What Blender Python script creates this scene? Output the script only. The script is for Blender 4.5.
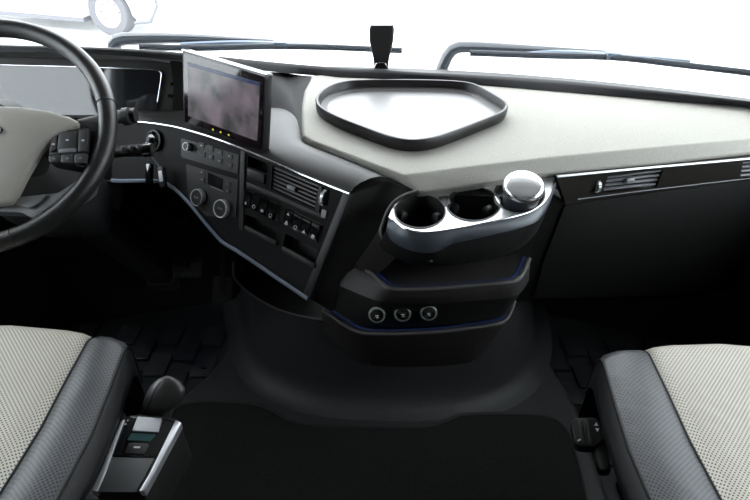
import bpy, bmesh, math, random
from mathutils import Vector, Matrix
random.seed(7)
for o in list(bpy.data.objects): bpy.data.objects.remove(o, do_unlink=True)
S = bpy.context.scene
COL = S.collection
V = Vector

# ---------------------------------------------------------------- camera
FPX, PITCH, ROLL = 560.0, math.radians(33), math.radians(1.5)
CAM = V((0, 0, 1.27))
cd = bpy.data.cameras.new('camera'); cam = bpy.data.objects.new('camera', cd); COL.objects.link(cam)
cd.sensor_width = 36; cd.lens = 36*FPX/750; cd.clip_start = .01; cd.clip_end = 500
cam.matrix_world = (Matrix.Translation(CAM) @ Matrix.Rotation(math.pi/2-PITCH, 4, 'X') @ Matrix.Rotation(ROLL, 4, 'Z'))
S.camera = cam

# ---------------------------------------------------------------- world, light, exposure
w = bpy.data.worlds.new('world'); S.world = w; w.use_nodes = True
bg = w.node_tree.nodes['Background']
bg.inputs['Color'].default_value = (.93, .97, 1, 1); bg.inputs['Strength'].default_value = 1.0
S.view_settings.view_transform = 'Standard'; S.view_settings.look = 'None'
S.view_settings.gamma = 1; S.view_settings.use_curve_mapping = False
S.view_settings.exposure = 3.0

# ---------------------------------------------------------------- pixel rays
def ray(px, py):
    u = (px-375)/FPX; v = -(py-250)/FPX
    c, s = math.cos(ROLL), math.sin(ROLL)
    u, v = c*u-s*v, s*u+c*v
    return V((u, math.cos(PITCH)+v*math.sin(PITCH), -math.sin(PITCH)+v*math.cos(PITCH)))
def P(px, py, z=None, y=None, d=None):
    r = ray(px, py)
    t = (z-CAM.z)/r.z if z is not None else (y/r.y if y is not None else d)
    return CAM+r*t
def PS(px, py, fn):
    p = P(px, py, y=1.8)
    for _ in range(12): p = P(px, py, y=fn(p.x, p.z))
    return p
class Plane:
    def __init__(s, p, n, ex=None):
        s.p = V(p); s.n = V(n).normalized()
        if ex is None: ex = V((0, 0, 1)).cross(s.n)
        ex = V(ex); s.ex = (ex-s.n*ex.dot(s.n)).normalized(); s.ey = s.n.cross(s.ex).normalized()
    def px(s, x, y, o=0):
        r = ray(x, y); q = s.p+s.n*o
        return CAM+r*((q-CAM).dot(s.n)/r.dot(s.n))
    def at(s, c, a, b, o=0): return c+s.ex*a+s.ey*b+s.n*o

# ---------------------------------------------------------------- materials
MATS = {}
def nod(nt, t, **kw):
    n = nt.nodes.new(t)
    for k, v in kw.items(): setattr(n, k, v)
    return n
def mat(name, col, rough=.5, metal=0, bump=0, bscale=900, spec=.5, coat=0, var=0, vscale=40, emit=None, estr=1, trans=0):
    if name in MATS: return MATS[name]
    m = bpy.data.materials.new(name); m.use_nodes = True; nt = m.node_tree
    b = nt.nodes['Principled BSDF']
    b.inputs['Base Color'].default_value = (*col, 1); b.inputs['Roughness'].default_value = rough
    b.inputs['Metallic'].default_value = metal; b.inputs['Specular IOR Level'].default_value = spec
    b.inputs['Coat Weight'].default_value = coat; b.inputs['Coat Roughness'].default_value = .05
    b.inputs['Transmission Weight'].default_value = trans
    if emit: b.inputs['Emission Color'].default_value = (*emit, 1); b.inputs['Emission Strength'].default_value = estr
    tc = nod(nt, 'ShaderNodeTexCoord')
    if bump:
        n = nod(nt, 'ShaderNodeTexNoise'); n.inputs['Scale'].default_value = bscale; n.inputs['Detail'].default_value = 3
        nt.links.new(tc.outputs['Object'], n.inputs['Vector'])
        bp = nod(nt, 'ShaderNodeBump'); bp.inputs['Strength'].default_value = bump; bp.inputs['Distance'].default_value = .002
        nt.links.new(n.outputs['Fac'], bp.inputs['Height']); nt.links.new(bp.outputs['Normal'], b.inputs['Normal'])
    if var:
        n = nod(nt, 'ShaderNodeTexNoise'); n.inputs['Scale'].default_value = vscale; n.inputs['Detail'].default_value = 4
        nt.links.new(tc.outputs['Object'], n.inputs['Vector'])
        r = nod(nt, 'ShaderNodeValToRGB')
        r.color_ramp.elements[0].color = (*[c*(1-var) for c in col], 1); r.color_ramp.elements[1].color = (*[min(1, c*(1+var)) for c in col], 1)
        r.color_ramp.elements[0].position = .3; r.color_ramp.elements[1].position = .7
        nt.links.new(n.outputs['Fac'], r.inputs['Fac']); nt.links.new(r.outputs['Color'], b.inputs['Base Color'])
    MATS[name] = m; return m
def perforated(name, col, hole, pitch=.0062, rad=.24, rough=.5):
    m = bpy.data.materials.new(name); m.use_nodes = True; nt = m.node_tree; L = nt.links.new
    b = nt.nodes['Principled BSDF']; b.inputs['Roughness'].default_value = rough
    tc = nod(nt, 'ShaderNodeTexCoord'); sp = nod(nt, 'ShaderNodeSeparateXYZ'); L(tc.outputs['Object'], sp.inputs[0])
    def mth(op, a, bb=None):
        n = nod(nt, 'ShaderNodeMath', operation=op)
        for i, x in enumerate((a, bb)):
            if x is None: continue
            if isinstance(x, (int, float)): n.inputs[i].default_value = x
            else: L(x, n.inputs[i])
        return n.outputs[0]
    # use y, lowered faces by z too, so rows go on round the front roll
    yy = mth('SUBTRACT', sp.outputs[1], sp.outputs[2])
    a = mth('MULTIPLY', mth('ADD', sp.outputs[0], yy), .7071/pitch*1.2); c = mth('MULTIPLY', mth('SUBTRACT', sp.outputs[0], yy), .7071/pitch*1.2)
    fa = mth('SUBTRACT', mth('FRACT', a), .5); fc = mth('SUBTRACT', mth('FRACT', c), .5)
    d = mth('SQRT', mth('ADD', mth('MULTIPLY', fa, fa), mth('MULTIPLY', fc, fc)))
    mask = mth('LESS_THAN', d, rad)
    n = nod(nt, 'ShaderNodeTexNoise'); n.inputs['Scale'].default_value = 12; L(tc.outputs['Object'], n.inputs['Vector'])
    n2 = nod(nt, 'ShaderNodeTexNoise'); n2.inputs['Scale'].default_value = 26; n2.inputs['Detail'].default_value = 2; L(tc.outputs['Object'], n2.inputs['Vector'])
    mx = nod(nt, 'ShaderNodeMix', data_type='RGBA'); mx.inputs['A'].default_value = (*col, 1); mx.inputs['B'].default_value = (*hole, 1)
    L(mask, mx.inputs['Factor']); L(mx.outputs['Result'], b.inputs['Base Color'])
    h = mth('SUBTRACT', mth('MULTIPLY', n2.outputs['Fac'], .9), mth('MULTIPLY', mask, .25))
    bp = nod(nt, 'ShaderNodeBump'); bp.inputs['Strength'].default_value = .5; bp.inputs['Distance'].default_value = .004
    L(h, bp.inputs['Height']); L(bp.outputs['Normal'], b.inputs['Normal'])
    MATS[name] = m; return m
def glass(name, tint=(1, 1, 1), refl=.9, rough=.0, dust=0):
    m = bpy.data.materials.new(name); m.use_nodes = True; nt = m.node_tree; nt.nodes.remove(nt.nodes['Principled BSDF'])
    out = nt.nodes['Material Output']
    t = nod(nt, 'ShaderNodeBsdfTransparent'); t.inputs[0].default_value = (*tint, 1)
    g = nod(nt, 'ShaderNodeBsdfGlossy'); g.inputs['Roughness'].default_value = rough
    fr = nod(nt, 'ShaderNodeFresnel'); fr.inputs[0].default_value = 1.45
    mu = nod(nt, 'ShaderNodeMath', operation='MULTIPLY'); mu.inputs[1].default_value = refl
    nt.links.new(fr.outputs[0], mu.inputs[0])
    mx = nod(nt, 'ShaderNodeMixShader'); nt.links.new(mu.outputs[0], mx.inputs[0])
    nt.links.new(t.outputs[0], mx.inputs[1]); nt.links.new(g.outputs[0], mx.inputs[2])
    last = mx.outputs[0]
    if dust:   # thin film of road dust scattering daylight
        d = nod(nt, 'ShaderNodeBsdfTranslucent'); d.inputs[0].default_value = (.75, .88, 1, 1)
        m2 = nod(nt, 'ShaderNodeMixShader'); m2.inputs[0].default_value = dust
        nt.links.new(last, m2.inputs[1]); nt.links.new(d.outputs[0], m2.inputs[2]); last = m2.outputs[0]
    nt.links.new(last, out.inputs[0])
    MATS[name] = m; return m

BLACK = mat('black_plastic', (.0085, .0082, .008), .5, bump=.25, bscale=1400, spec=.4)
SOFT = mat('soft_black_plastic', (.014, .0135, .0132), .5, bump=.3, bscale=1200, spec=.4)
GLOSSB = mat('gloss_black', (.004, .004, .0045), .12, coat=.5)
GREY = mat('smooth_grey_dash', (.030, .029, .028), .42, bump=.15, bscale=1500, spec=.22)
SILL = mat('sill_grey', (.009, .009, .010), .6, bump=.2, bscale=1200, spec=.2)
CREAM = mat('cream_dash_fabric', (.365, .352, .315), .75, bump=.5, bscale=520, var=.16, vscale=520)
CHROME = mat('chrome', (.75, .76, .78), .16, 1)
SATIN = mat('satin_silver', (.62, .63, .65), .38, .8)
BLUEGREY = mat('satin_bluegrey', (.058, .068, .084), .42, .1, bump=.1)
STEEL = mat('blued_steel_trim', (.30, .345, .43), .38, .5)
BROWN = mat('dark_bronze_trim', (.014, .012, .010), .35)
SLAT = mat('slat_grey', (.17, .175, .185), .4)
DSLAT = mat('dark_slat', (.022, .022, .024), .42)
TRAY = mat('tray_rubber', (.014, .0115, .012), .42, bump=.05, bscale=900, spec=.4)
TRAYF = mat('tray_floor_gloss', (.022, .019, .020), .30, bump=.05, bscale=900, spec=1.0)
CARPET = mat('black_carpet', (.020, .0195, .019), .95, bump=.9, bscale=500, var=.5, vscale=420, spec=.15)
COWL = mat('cowl_black', (.036, .0365, .037), .46, bump=.55, bscale=420, spec=.5)
FACEM = mat('stack_black', (.0095, .0093, .0092), .6, bump=.25, bscale=1200, spec=.12)
PODM = mat('console_black', (.023, .0205, .0195), .48, bump=.3, bscale=1200, spec=.4)
RIMG = mat('console_rim_grey', (.065, .062, .06), .42)
BLOCK = mat('stack_end_grey', (.021, .0205, .020), .45, bump=.2, bscale=1200, spec=.4)
RUBBER = mat('mat_rubber', (.030, .032, .034), .42, bump=.2, bscale=700, spec=.5)
LEATHER = mat('rim_leather', (.013, .0125, .012), .36, bump=.25, bscale=700)
PADCREAM = mat('airbag_cream', (.37, .352, .31), .55, bump=.2, bscale=900)
PCREAM = perforated('perforated_cream_leather', (.47, .44, .375), (.06, .055, .045), rad=.27, pitch=.0062)
PGREY = perforated('perforated_grey_leather', (.054, .0555, .060), (.002, .002, .002), rough=.45, rad=.30, pitch=.0063)
SEATBLK = mat('seat_black_leather', (.006, .006, .0065), .48, bump=.3, bscale=600, spec=.25)
BLUE = mat('blue_light_strip', (.01, .03, .12), .4, emit=(.02, .10, .55), estr=.022)
ICON = mat('icon_print', (.55, .56, .58), .5)
YEL = mat('yellow_icon', (.6, .55, .05), .5, emit=(.9, .85, .1), estr=.06)
WHITE = mat('white_paint', (.8, .8, .8), .35)
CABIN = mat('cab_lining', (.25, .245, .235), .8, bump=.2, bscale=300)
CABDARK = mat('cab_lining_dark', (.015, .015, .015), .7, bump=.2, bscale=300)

# ---------------------------------------------------------------- mesh helpers
def tag(o, label, cat, group=None, kind=None):
    o['label'] = label; o['category'] = cat
    if group: o['group'] = group
    if kind: o['kind'] = kind
    return o
def struct(o): o['kind'] = 'structure'; return o
def thing(name, label, cat, loc=(0, 0, 0), group=None):
    o = bpy.data.objects.new(name, None); o.empty_display_size = .05; o.location = loc; COL.objects.link(o)
    return tag(o, label, cat, group)
WORLD = {}
def wloc(o): return WORLD.get(o.name, o.location.copy())
def link_mesh(name, me, parent, centre=True):
    if centre and len(me.vertices):
        xs = [v.co for v in me.vertices]
        lo = V([min(c[i] for c in xs) for i in range(3)]); hi = V([max(c[i] for c in xs) for i in range(3)])
        c = (lo+hi)/2
        me.transform(Matrix.Translation(-c))
    else: c = V((0, 0, 0))
    o = bpy.data.objects.new(name, me); COL.objects.link(o); WORLD[o.name] = c.copy()
    if parent: o.parent = parent; o.location = c-wloc(parent)
    else: o.location = c
    return o
def finish(name, bm, m, parent=None, bev=0, seg=2, ang=35, weld=1e-5, bang=25):
    if weld: bmesh.ops.remove_doubles(bm, verts=bm.verts, dist=weld)
    bmesh.ops.recalc_face_normals(bm, faces=bm.faces)
    if bev:
        es = [e for e in bm.edges if len(e.link_faces) == 2 and e.calc_face_angle(0) > math.radians(bang)]
        bmesh.ops.bevel(bm, geom=es, offset=bev, segments=seg, profile=.5, affect='EDGES', clamp_overlap=True)
    me = bpy.data.meshes.new(name); bm.to_mesh(me); bm.free()
    for p in me.polygons: p.use_smooth = True
    me.set_sharp_from_angle(angle=math.radians(ang))
    me.materials.append(m)
    return link_mesh(name, me, parent)
def mk(name, vs, fs, m, parent=None, **k):
    bm = bmesh.new(); b = [bm.verts.new(v) for v in vs]
    for f in fs:
        try: bm.faces.new([b[i] for i in f])
        except ValueError: pass
    return finish(name, bm, m, parent, **k)
def prism(name, poly, vec, m, parent=None, **k):
    n = len(poly); vs = [V(p) for p in poly]+[V(p)+V(vec) for p in poly]
    fs = [list(range(n)), list(range(2*n-1, n-1, -1))]+[(i, (i+1) % n, (i+1) % n+n, i+n) for i in range(n)]
    return mk(name, vs, fs, m, parent, **k)
def rnd(poly, r, n=4):
    out = []; N = len(poly)
    for i in range(N):
        p, a, b = V(poly[i]), V(poly[i-1]), V(poly[(i+1) % N])
        da = min(r, (a-p).length*.48); db = min(r, (b-p).length*.48)
        s = p+(a-p).normalized()*da; e = p+(b-p).normalized()*db
        for k in range(n+1):
            t = k/n; out.append(s*(1-t)**2+p*2*t*(1-t)+e*t*t)
    return out
def slab(name, pl, pix, o0, o1, m, parent=None, r=0, **k):
    poly = [pl.px(x, y, o1) for x, y in pix]
    if r: poly = rnd(poly, r)
    return prism(name, poly, pl.n*(o0-o1), m, parent, **k)
def pbox(name, pl, c, wd, ht, o0, o1, m, parent=None, r=0, **k):
    poly = [pl.at(c, a*wd/2, b*ht/2, o1) for a, b in ((-1, -1), (1, -1), (1, 1), (-1, 1))]
    if r: poly = rnd(poly, r)
    return prism(name, poly, pl.n*(o0-o1), m, parent, **k)
def box(name, lo, hi, m, parent=None, **k):
    lo, hi = V(lo), V(hi)
    return prism(name, [(lo.x, lo.y, lo.z), (hi.x, lo.y, lo.z), (hi.x, hi.y, lo.z), (lo.x, hi.y, lo.z)], (0, 0, hi.z-lo.z), m, parent, **k)
def curve(pts, n, closed=False, sharp=False):
    """resample by arc length; Catmull-Rom unless sharp"""
    p = [V(q) for q in pts]; N = len(p); d = []
    segs = N if closed else N-1
    for i in range(segs):
        a, b = p[i], p[(i+1) % N]
        if closed: z, c = p[i-1], p[(i+2) % N]
        else: z = p[i-1] if i else a*2-b; c = p[i+2] if i+2 < N else b*2-a
        for k in range(24):
            t = k/24
            if sharp: d.append(a.lerp(b, t)); continue
            d.append(.5*((2*a)+(b-z)*t+(2*z-5*a+4*b-c)*t*t+(3*a-z-3*b+c)*t**3))
    d.append(p[0] if closed else p[-1])
    L = [0]
    for i in range(1, len(d)): L.append(L[-1]+(d[i]-d[i-1]).length)
    out = []; m = n if closed else n-1; j = 0
    for k in range(n):
        s = L[-1]*k/m
        while j < len(L)-2 and L[j+1] < s: j += 1
        h = L[j+1]-L[j]
        out.append(d[j].lerp(d[j+1], 0 if h == 0 else (s-L[j])/h))
    return out
def loft(name, rows, m, parent=None, closed=False, caps=False, **k):
    n = len(rows[0]); vs = [q for r in rows for q in r]; fs = []
    for i in range(len(rows)-1):
        for j in range(n if closed else n-1):
            a = i*n+j; b = i*n+(j+1) % n
            fs.append((a, b, b+n, a+n))
    if caps:
        fs.append(list(range(n))); fs.append(list(range(len(vs)-1, len(vs)-n-1, -1)))
    return mk(name, vs, fs, m, parent, **k)
def tube(name, pts, r, m, parent=None, closed=False, n=10, flat=1.0, up=None, caps=True, **k):
    pts = [V(p) for p in pts]; N = len(pts); rows = []; prev = None
    for i, p in enumerate(pts):
        a = pts[i-1] if (i or closed) else p; b = pts[(i+1) % N] if (i < N-1 or closed) else p
        t = (b-a).normalized()
        if up is not None: u = V(up)
        elif prev is not None: u = prev
        else: u = V((0, 0, 1)) if abs(t.z) < .9 else V((1, 0, 0))
        u = (u-t*u.dot(t)).normalized(); s = t.cross(u); prev = u
        rr = r[i] if isinstance(r, (list, tuple)) else r
        rows.append([p+s*math.cos(2*math.pi*j/n)*rr+u*math.sin(2*math.pi*j/n)*rr*flat for j in range(n)])
    if closed: rows.append(rows[0])
    return loft(name, rows, m, parent, closed=True, caps=(caps and not closed), **k)
def lathe(name, c, axis, prof, m, parent=None, n=28, ex=None, sx=1, sy=1, ring=False, **k):
    ax = V(axis).normalized(); e = V(ex) if ex else (V((1, 0, 0)) if abs(ax.x) < .8 else V((0, 1, 0)))
    e = (e-ax*e.dot(ax)).normalized(); f = ax.cross(e); c = V(c)
    rows = [[c+ax*h+e*math.cos(2*math.pi*j/n)*r*sx+f*math.sin(2*math.pi*j/n)*r*sy for j in range(n)] for r, h in prof]
    if ring: rows.append(rows[0])
    return loft(name, rows, m, parent, closed=True, caps=not ring, **k)
def holed(name, outer, holes, vec, m, parent=None, back=False, **k):
    """flat plate with holes, thickness vec"""
    bm = bmesh.new(); loops = []
    for lp in [outer]+holes:
        vs = [bm.verts.new(p) for p in lp]; loops.append(vs)
        for i in range(len(vs)): bm.edges.new((vs[i], vs[(i+1) % len(vs)]))
    bmesh.ops.triangle_fill(bm, use_beauty=True, use_dissolve=False, edges=bm.edges[:])
    v2 = V(vec)
    for vs in loops:
        b = [bm.verts.new(v.co+v2) for v in vs]
        for i in range(len(vs)):
            j = (i+1) % len(vs); bm.faces.new((vs[i], vs[j], b[j], b[i]))
    return finish(name, bm, m, parent, **k)
def inset(poly, d, nrm):
    """move a closed 3D polygon inwards by d in the plane with normal nrm"""
    N = len(poly); out = []; c = poly[0]
    area = sum(((poly[i]-c).cross(poly[(i+1) % N]-c)).dot(nrm) for i in range(N))
    sg = -1 if area > 0 else 1
    for i in range(N):
        t = (poly[(i+1) % N]-poly[i-1]).normalized()
        out.append(poly[i]+t.cross(nrm).normalized()*d*sg)
    return out
def copy_tree(o, label=None):
    c = o.copy(); COL.objects.link(c)
    if label: c['label'] = label
    for ch in o.children:
        d = ch.copy(); COL.objects.link(d); d.parent = c
        for g in ch.children:
            e = g.copy(); COL.objects.link(e); e.parent = d
    return c

# ================================================================ OUTSIDE
ground = box('ground', (-60, -20, -1.35), (60, 90, -1.25), mat('concrete', (.62, .62, .61), .9, bump=.3, bscale=20, var=.08, vscale=3)); struct(ground)
def car():
    O = P(113, 36, z=-1.25); R = .42; B = O+V((0, 0, 0))
    t = thing('parked_car', 'white parked car seen through the windscreen behind the steering wheel', 'car', (O.x, O.y, -1.25))
    yaw = math.radians(-14); X = V((math.cos(yaw), math.sin(yaw), 0)); Y = V((-X.y, X.x, 0)); Z = V((0, 0, 1))
    def q(x, z, y=0): return V((O.x, O.y, -1.25))+X*x*1.25+Y*y+Z*z*1.25
    paint = mat('car_paint_white', (.75, .76, .78), .25, coat=.5)
    arch = lambda cx, r=.40: [(cx+r*math.cos(a), .30+r*math.sin(a)) for a in [math.pi*(1-k/12)for k in range(13)]]
    prof = [(-3.55, .35), (-3.1, .24)]+[(x, max(z, .24)) for x, z in arch(-2.7)]+[(-2.2, .2), (-.5, .2)]+[(x, max(z, .24)) for x, z in arch(0)]+[(.5, .24), (.72, .28), (.86, .48), (.84, .72), (.7, .86), (-.15, 1.0), (-.95, 1.42), (-2.4, 1.45), (-3.35, 1.02), (-3.58, .9)]
    prism('body', [q(x, z) for x, z in prof], Y*2.2, paint, t, bev=.05, seg=2, ang=40)
    prism('side_window', [q(x, z, -.012) for x, z in ((-.42, 1.02), (-1.0, 1.34), (-2.3, 1.37), (-2.95, 1.04))], Y*.04, GLOSSB, t)
    trim = mat('car_trim_shadow_grey', (.10, .10, .11), .6)
    prism('sill_shadow_strip', [q(x, z, -.02) for x, z in ((-2.25, .17), (-.45, .17), (-.45, .23), (-2.25, .23))], Y*.3, trim, t)  # dark strip added in place of the shadow beneath the car's sill
    tube('bumper_edge', [q(x, z, -.01) for x, z in ((.44, .22), (.72, .26), (.87, .48), (.85, .72), (.7, .87))], .03, trim, t)
    for cx in (0, -2.7):
        c = q(cx, .335, .02)
        tr = lathe('tyre', c, Y, [(.27, -.03), (.40, -.03), (.42, .0), (.42, .24), (.27, .24)], mat('tyre', (.09, .088, .095), .8), t, n=36, ring=True)
        rm = lathe('rim', c, Y, [(.0, .03), (.08, .025), (.10, .06), (.24, .05), (.275, -.02), (.285, -.02), (.285, .2)], mat('rim_silver', (.8, .8, .82), .4), t, n=36)
        for k in range(8):
            a = k*math.pi/4; d = X*math.cos(a)+Z*math.sin(a)
            lathe('rim_hole', c+d*.185+Y*.04, -Y, [(.022, -.01), (.022, .006)], mat('rim_dark', (.1, .1, .1), .6), rm, n=10)
    return t
car()
# windscreen
def gy(x, z): return 1.84-.20*x*x-.16*(z-.78)
ws_rows = []
for k in range(9):
    z = .76+k*(1.72-.76)/8
    ws_rows.append([V((x, gy(x, z), z)) for x in [(-1.12+2.24*j/24) for j in range(25)]])
WSG = glass('windscreen_glass', (.97, .99, 1.0), .35, dust=.014)
wso = loft('window_1', ws_rows, WSG, ang=180); struct(wso)
out = lambda o: (lambda x, z: gy(x, z)+o)
# wipers
def wiper(label, arm, blade, link):
    p0 = PS(*arm[0], out(.06)); t = thing('windscreen_wiper', label, 'wiper', p0, 'windscreen wipers')
    WB = mat('wiper_black', (.025, .028, .035), .45); WG = mat('wiper_metal', (.16, .20, .26), .35, .3)
    A = curve([PS(*q, out(.075)) for q in arm], 24)
    tube('arm', A, [.026-.015*i/23 for i in range(24)], WB, t, flat=.8)
    Bp = curve([PS(*q, out(.028)) for q in blade], 24)
    tube('blade', Bp, .008, WB, t, flat=1.2)
    Lk = curve([PS(*q, out(.05)) for q in link], 12)
    tube('blade_bridge', Lk, .008, WG, t)
    lathe('pivot', p0-V((0, 0, .03)), (0, .3, 1), [(.02, -.02), (.024, .0), (.02, .03), (.012, .035)], WB, t, n=16)
    m = Bp[12]; box('clip', m-V((.02, .005, .008)), m+V((.02, .03, .014)), WG, t, bev=.003)
wiper('dark wiper lying low across the windscreen behind the tablet', [(113, 46), (117, 41), (128, 39), (186, 38.5), (274, 42)], [(139, 47), (200, 48), (270, 46.5), (334, 47.5), (402, 50.5)], [(180, 45), (240, 43), (330, 46)])
wiper('dark wiper with a bent arm above the passenger side of the dashboard', [(442, 69), (447, 57), (453, 49.5), (473, 47), (612, 53.5)], [(470, 53), (540, 55.5), (614, 57.5), (675, 64), (760, 74)], [(508, 55.5), (560, 52.5), (640, 57.5), (690, 62)])

# ================================================================ CAB SHELL
def multi(name, boxes, m):
    bm = bmesh.new()
    for lo, hi in boxes:
        r = bmesh.ops.create_cube(bm, size=1)['verts']
        for v in r: v.co = V([lo[i]+(v.co[i]+.5)*(hi[i]-lo[i]) for i in range(3)])
    return struct(finish(name, bm, m, weld=0))
struct(box('floor', (-1.2, -.95, -.2), (1.2, 2.0, -.14), RUBBER))
for s, nm in ((-1, 'left'), (1, 'right')):
    X = lambda a, b: (min(s*a, s*b), max(s*a, s*b))
    x0, x1 = X(1.14, 1.2)
    multi('wall_'+nm, [((x0, -.95, -.14), (x1, 1.60, .74)), ((x0, -.95, .74), (x1, .40, 1.9)), ((x0, .40, 1.42), (x1, 1.6, 1.9)), ((x0, 1.38, .74), (x1, 1.62, 1.42))], CABDARK)  # unseen wall extended over the windows' rear to dim side light and display reflection
struct(box('window_2', (-1.172, .40, .74), (-1.168, 1.38, 1.42), WSG)); struct(box('window_3', (1.168, .40, .74), (1.172, 1.38, 1.42), WSG))
struct(box('wall_back', (-1.2, -1.0, -.2), (1.2, -.95, 1.95), CABIN))
struct(box('ceiling', (-1.2, -1.0, 1.9), (1.2, 1.72, 1.95), CABIN))
wfx = [-1.14+2.28*j/24 for j in range(25)]
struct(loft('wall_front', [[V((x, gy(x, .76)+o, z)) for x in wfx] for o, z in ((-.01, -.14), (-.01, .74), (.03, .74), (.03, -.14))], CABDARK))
struct(box('trim_1', (-1.14, 1.38, 1.72), (1.14, 1.7, 1.9), CABIN))

# ================================================================ FLOOR: tunnel cover, mats
def tunnel():
    t = thing('tunnel_cover', 'black moulded engine tunnel cover with a swept cowl under the console', 'floor cover', (0, .6, -.14))
    lp = [(150, 520), (160, 455), (182, 404), (209, 380), (233, 351), (243, 325), (247, 303)]
    rp = [(590, 520), (585, 450), (577, 418), (554, 380), (534.5, 341), (527, 318), (524, 298)]
    Lc = curve([V((-.55, -.5, 0))]+[P(*q, z=0) for q in lp[1:]], 30); Rc = curve([V((.58, -.5, 0))]+[P(*q, z=0) for q in rp[1:]], 30)
    rows = []
    prof = [(0.035, -.14), (0.03, -.03), (.018, -.006), (0, 0)]
    for o, z in prof: rows.append([V((p.x-o, p.y, z)) for p in Lc])
    for k in range(1, 8):
        f = k/8; rows.append([V((a.x+(b.x-a.x)*f, a.y+(b.y-a.y)*f, .004*math.sin(f*math.pi))) for a, b in zip(Lc, Rc)])
    for o, z in reversed(prof): rows.append([V((p.x+o, p.y, z)) for p in Rc])
    loft('tunnel_top', rows, COWL, t, ang=60)
    cr = curve([P(*q, z=.02) for q in [(243, 296), (249, 325), (256, 352), (277, 379), (325, 396), (400, 401), (470, 396), (507, 381), (526, 356), (530, 330), (525, 296)]], 48)
    def offs(d, z):
        o = []
        for i, p in enumerate(cr):
            a = cr[max(i-1, 0)]; b = cr[min(i+1, 47)]; tn = (b-a).normalized(); nn = V((tn.y, -tn.x, 0))
            if nn.y > 0 and abs(nn.x) < .3: nn = -nn
            o.append(V((p.x+nn.x*d, p.y+nn.y*d, z)))
        return o
    loft('cowl', [offs(.075, .001), offs(.05, .006), offs(.025, .018), offs(.008, .04), offs(-.004, .075), offs(-.012, .13), offs(-.03, .25), offs(-.07, .48)], COWL, t, ang=80)
    return t
tunnel()
def carpet():
    pl = Plane((0, 0, .012), (0, 0, 1))
    pix = [(150, 500), (164, 440), (174, 412), (184, 404), (199, 401), (228, 401.5), (257, 404.5), (275, 412), (292, 421), (320, 425.5), (350, 427), (400, 427.5), (430, 426), (446, 420.5), (460, 415), (486, 413.5), (515, 413.5), (540, 415), (556, 420), (566, 430), (572, 443), (580, 472), (588, 510)]
    poly = [pl.px(*q) for q in pix]; poly = [V((-.42, .25, .012))]+poly+[V((.46, .25, .012))]
    t = thing('carpet_mat', 'black carpet mat with bound edge lying between the two seats', 'mat', (0, .6, 0))
    prism('carpet', poly, (0, 0, -.008), CARPET, t)
    tube('bound_edge', curve([p+V((0, 0, -.002)) for p in poly[1:-1]], 110), .0055, SOFT, t, n=8)
carpet()
def footwell(sx, label):
    t = thing('footwell_mat', label, 'mat', (sx*.85, 1.3, -.14), 'rubber footwell mats')
    box('base', (min(sx*.635, sx*1.12), .70, -.14), (max(sx*.635, sx*1.12), 1.58, -.118), RUBBER, t)
    box('inner_strip', (min(sx*.5, sx*.634), 1.12, -.14), (max(sx*.5, sx*.634), 1.72, -.118), RUBBER, t)
    proto = None; wx, wy, px_, py_ = .072, .098, .084, .15
    for i in range(8):
        for j in range(9):
            x = sx*(.57+i*px_*.93); y = .77+j*py_+(py_/2 if i % 2 else 0)
            if y > 1.52 or (y < 1.2 and abs(x) < .68): continue
            if proto is None:
                proto = box('raised_block', (x-wx/2, y-wy/2, -.118), (x+wx/2, y+wy/2, -.104), RUBBER, t, bev=.003)
            else:
                c = proto.copy(); COL.objects.link(c); c.location = V((x, y, -.111))-t.location; c.rotation_euler[2] = 0
footwell(1, 'black rubber mat with raised blocks in the passenger footwell')
footwell(-1, 'black rubber mat with raised blocks in the driver footwell')
def film():
    # crumpled clear protective film on the driver's mat
    bm = bmesh.new(); n = 26; vs = []
    a, b, c, d = [P(*q, z=-.10) for q in ((138, 345), (160, 306), (232, 318), (205, 372))]
    for i in range(n):
        for j in range(n):
            u, v = i/(n-1), j/(n-1); p = a*(1-u)*(1-v)+b*u*(1-v)+c*u*v+d*(1-u)*v
            e = .02*(random.random()-.5) if i in (0, n-1) or j in (0, n-1) else 0
            z = -.098+.010*abs(math.sin(u*17+3*math.sin(v*9)))*abs(math.sin(v*13+2*math.cos(u*7)))+.004*random.random()
            vs.append(bm.verts.new((p.x+e, p.y+e, z)))
    for i in range(n-1):
        for j in range(n-1): bm.faces.new((vs[i*n+j], vs[i*n+n+j], vs[i*n+n+j+1], vs[i*n+j+1]))
    o = finish('protective_film', bm, glass('clear_film', (.92, .94, 1), 1.6, .12), ang=50)
    tag(o, 'crumpled clear plastic film on the driver footwell mat', 'film')
film()
def pedal(px, py, label, w_, h_):
    c = P(px, py, y=1.62); t = thing('pedal', label, 'pedal', c)
    pl = Plane(c, (0, -1, .7))
    pbox('pad', pl, c, w_, h_, -.012, .0, BLACK, t, r=.01, bev=.002)
    for k in range(3): pbox('rib', pl, pl.at(c, 0, (k-1)*h_*.28), w_*.8, .006, 0, .004, BLACK, t)
    tube('lever', [c, c+V((0, .08, .12)), c+V((0, .12, .32))], .011, BLACK, t)
pedal(187, 268, 'wide black brake pedal hanging beside the steering column foot', .10, .07)
pedal(222, 292, 'black accelerator pedal next to the tunnel cover', .07, .11)

# ================================================================ DASHBOARD
DASH = thing('dashboard', 'black and cream dashboard spanning the cab under the windscreen', 'dashboard', (0, 1.4, .4))
PAD = Plane((0, 1.0, .785), (0, -.023, 1))
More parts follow.
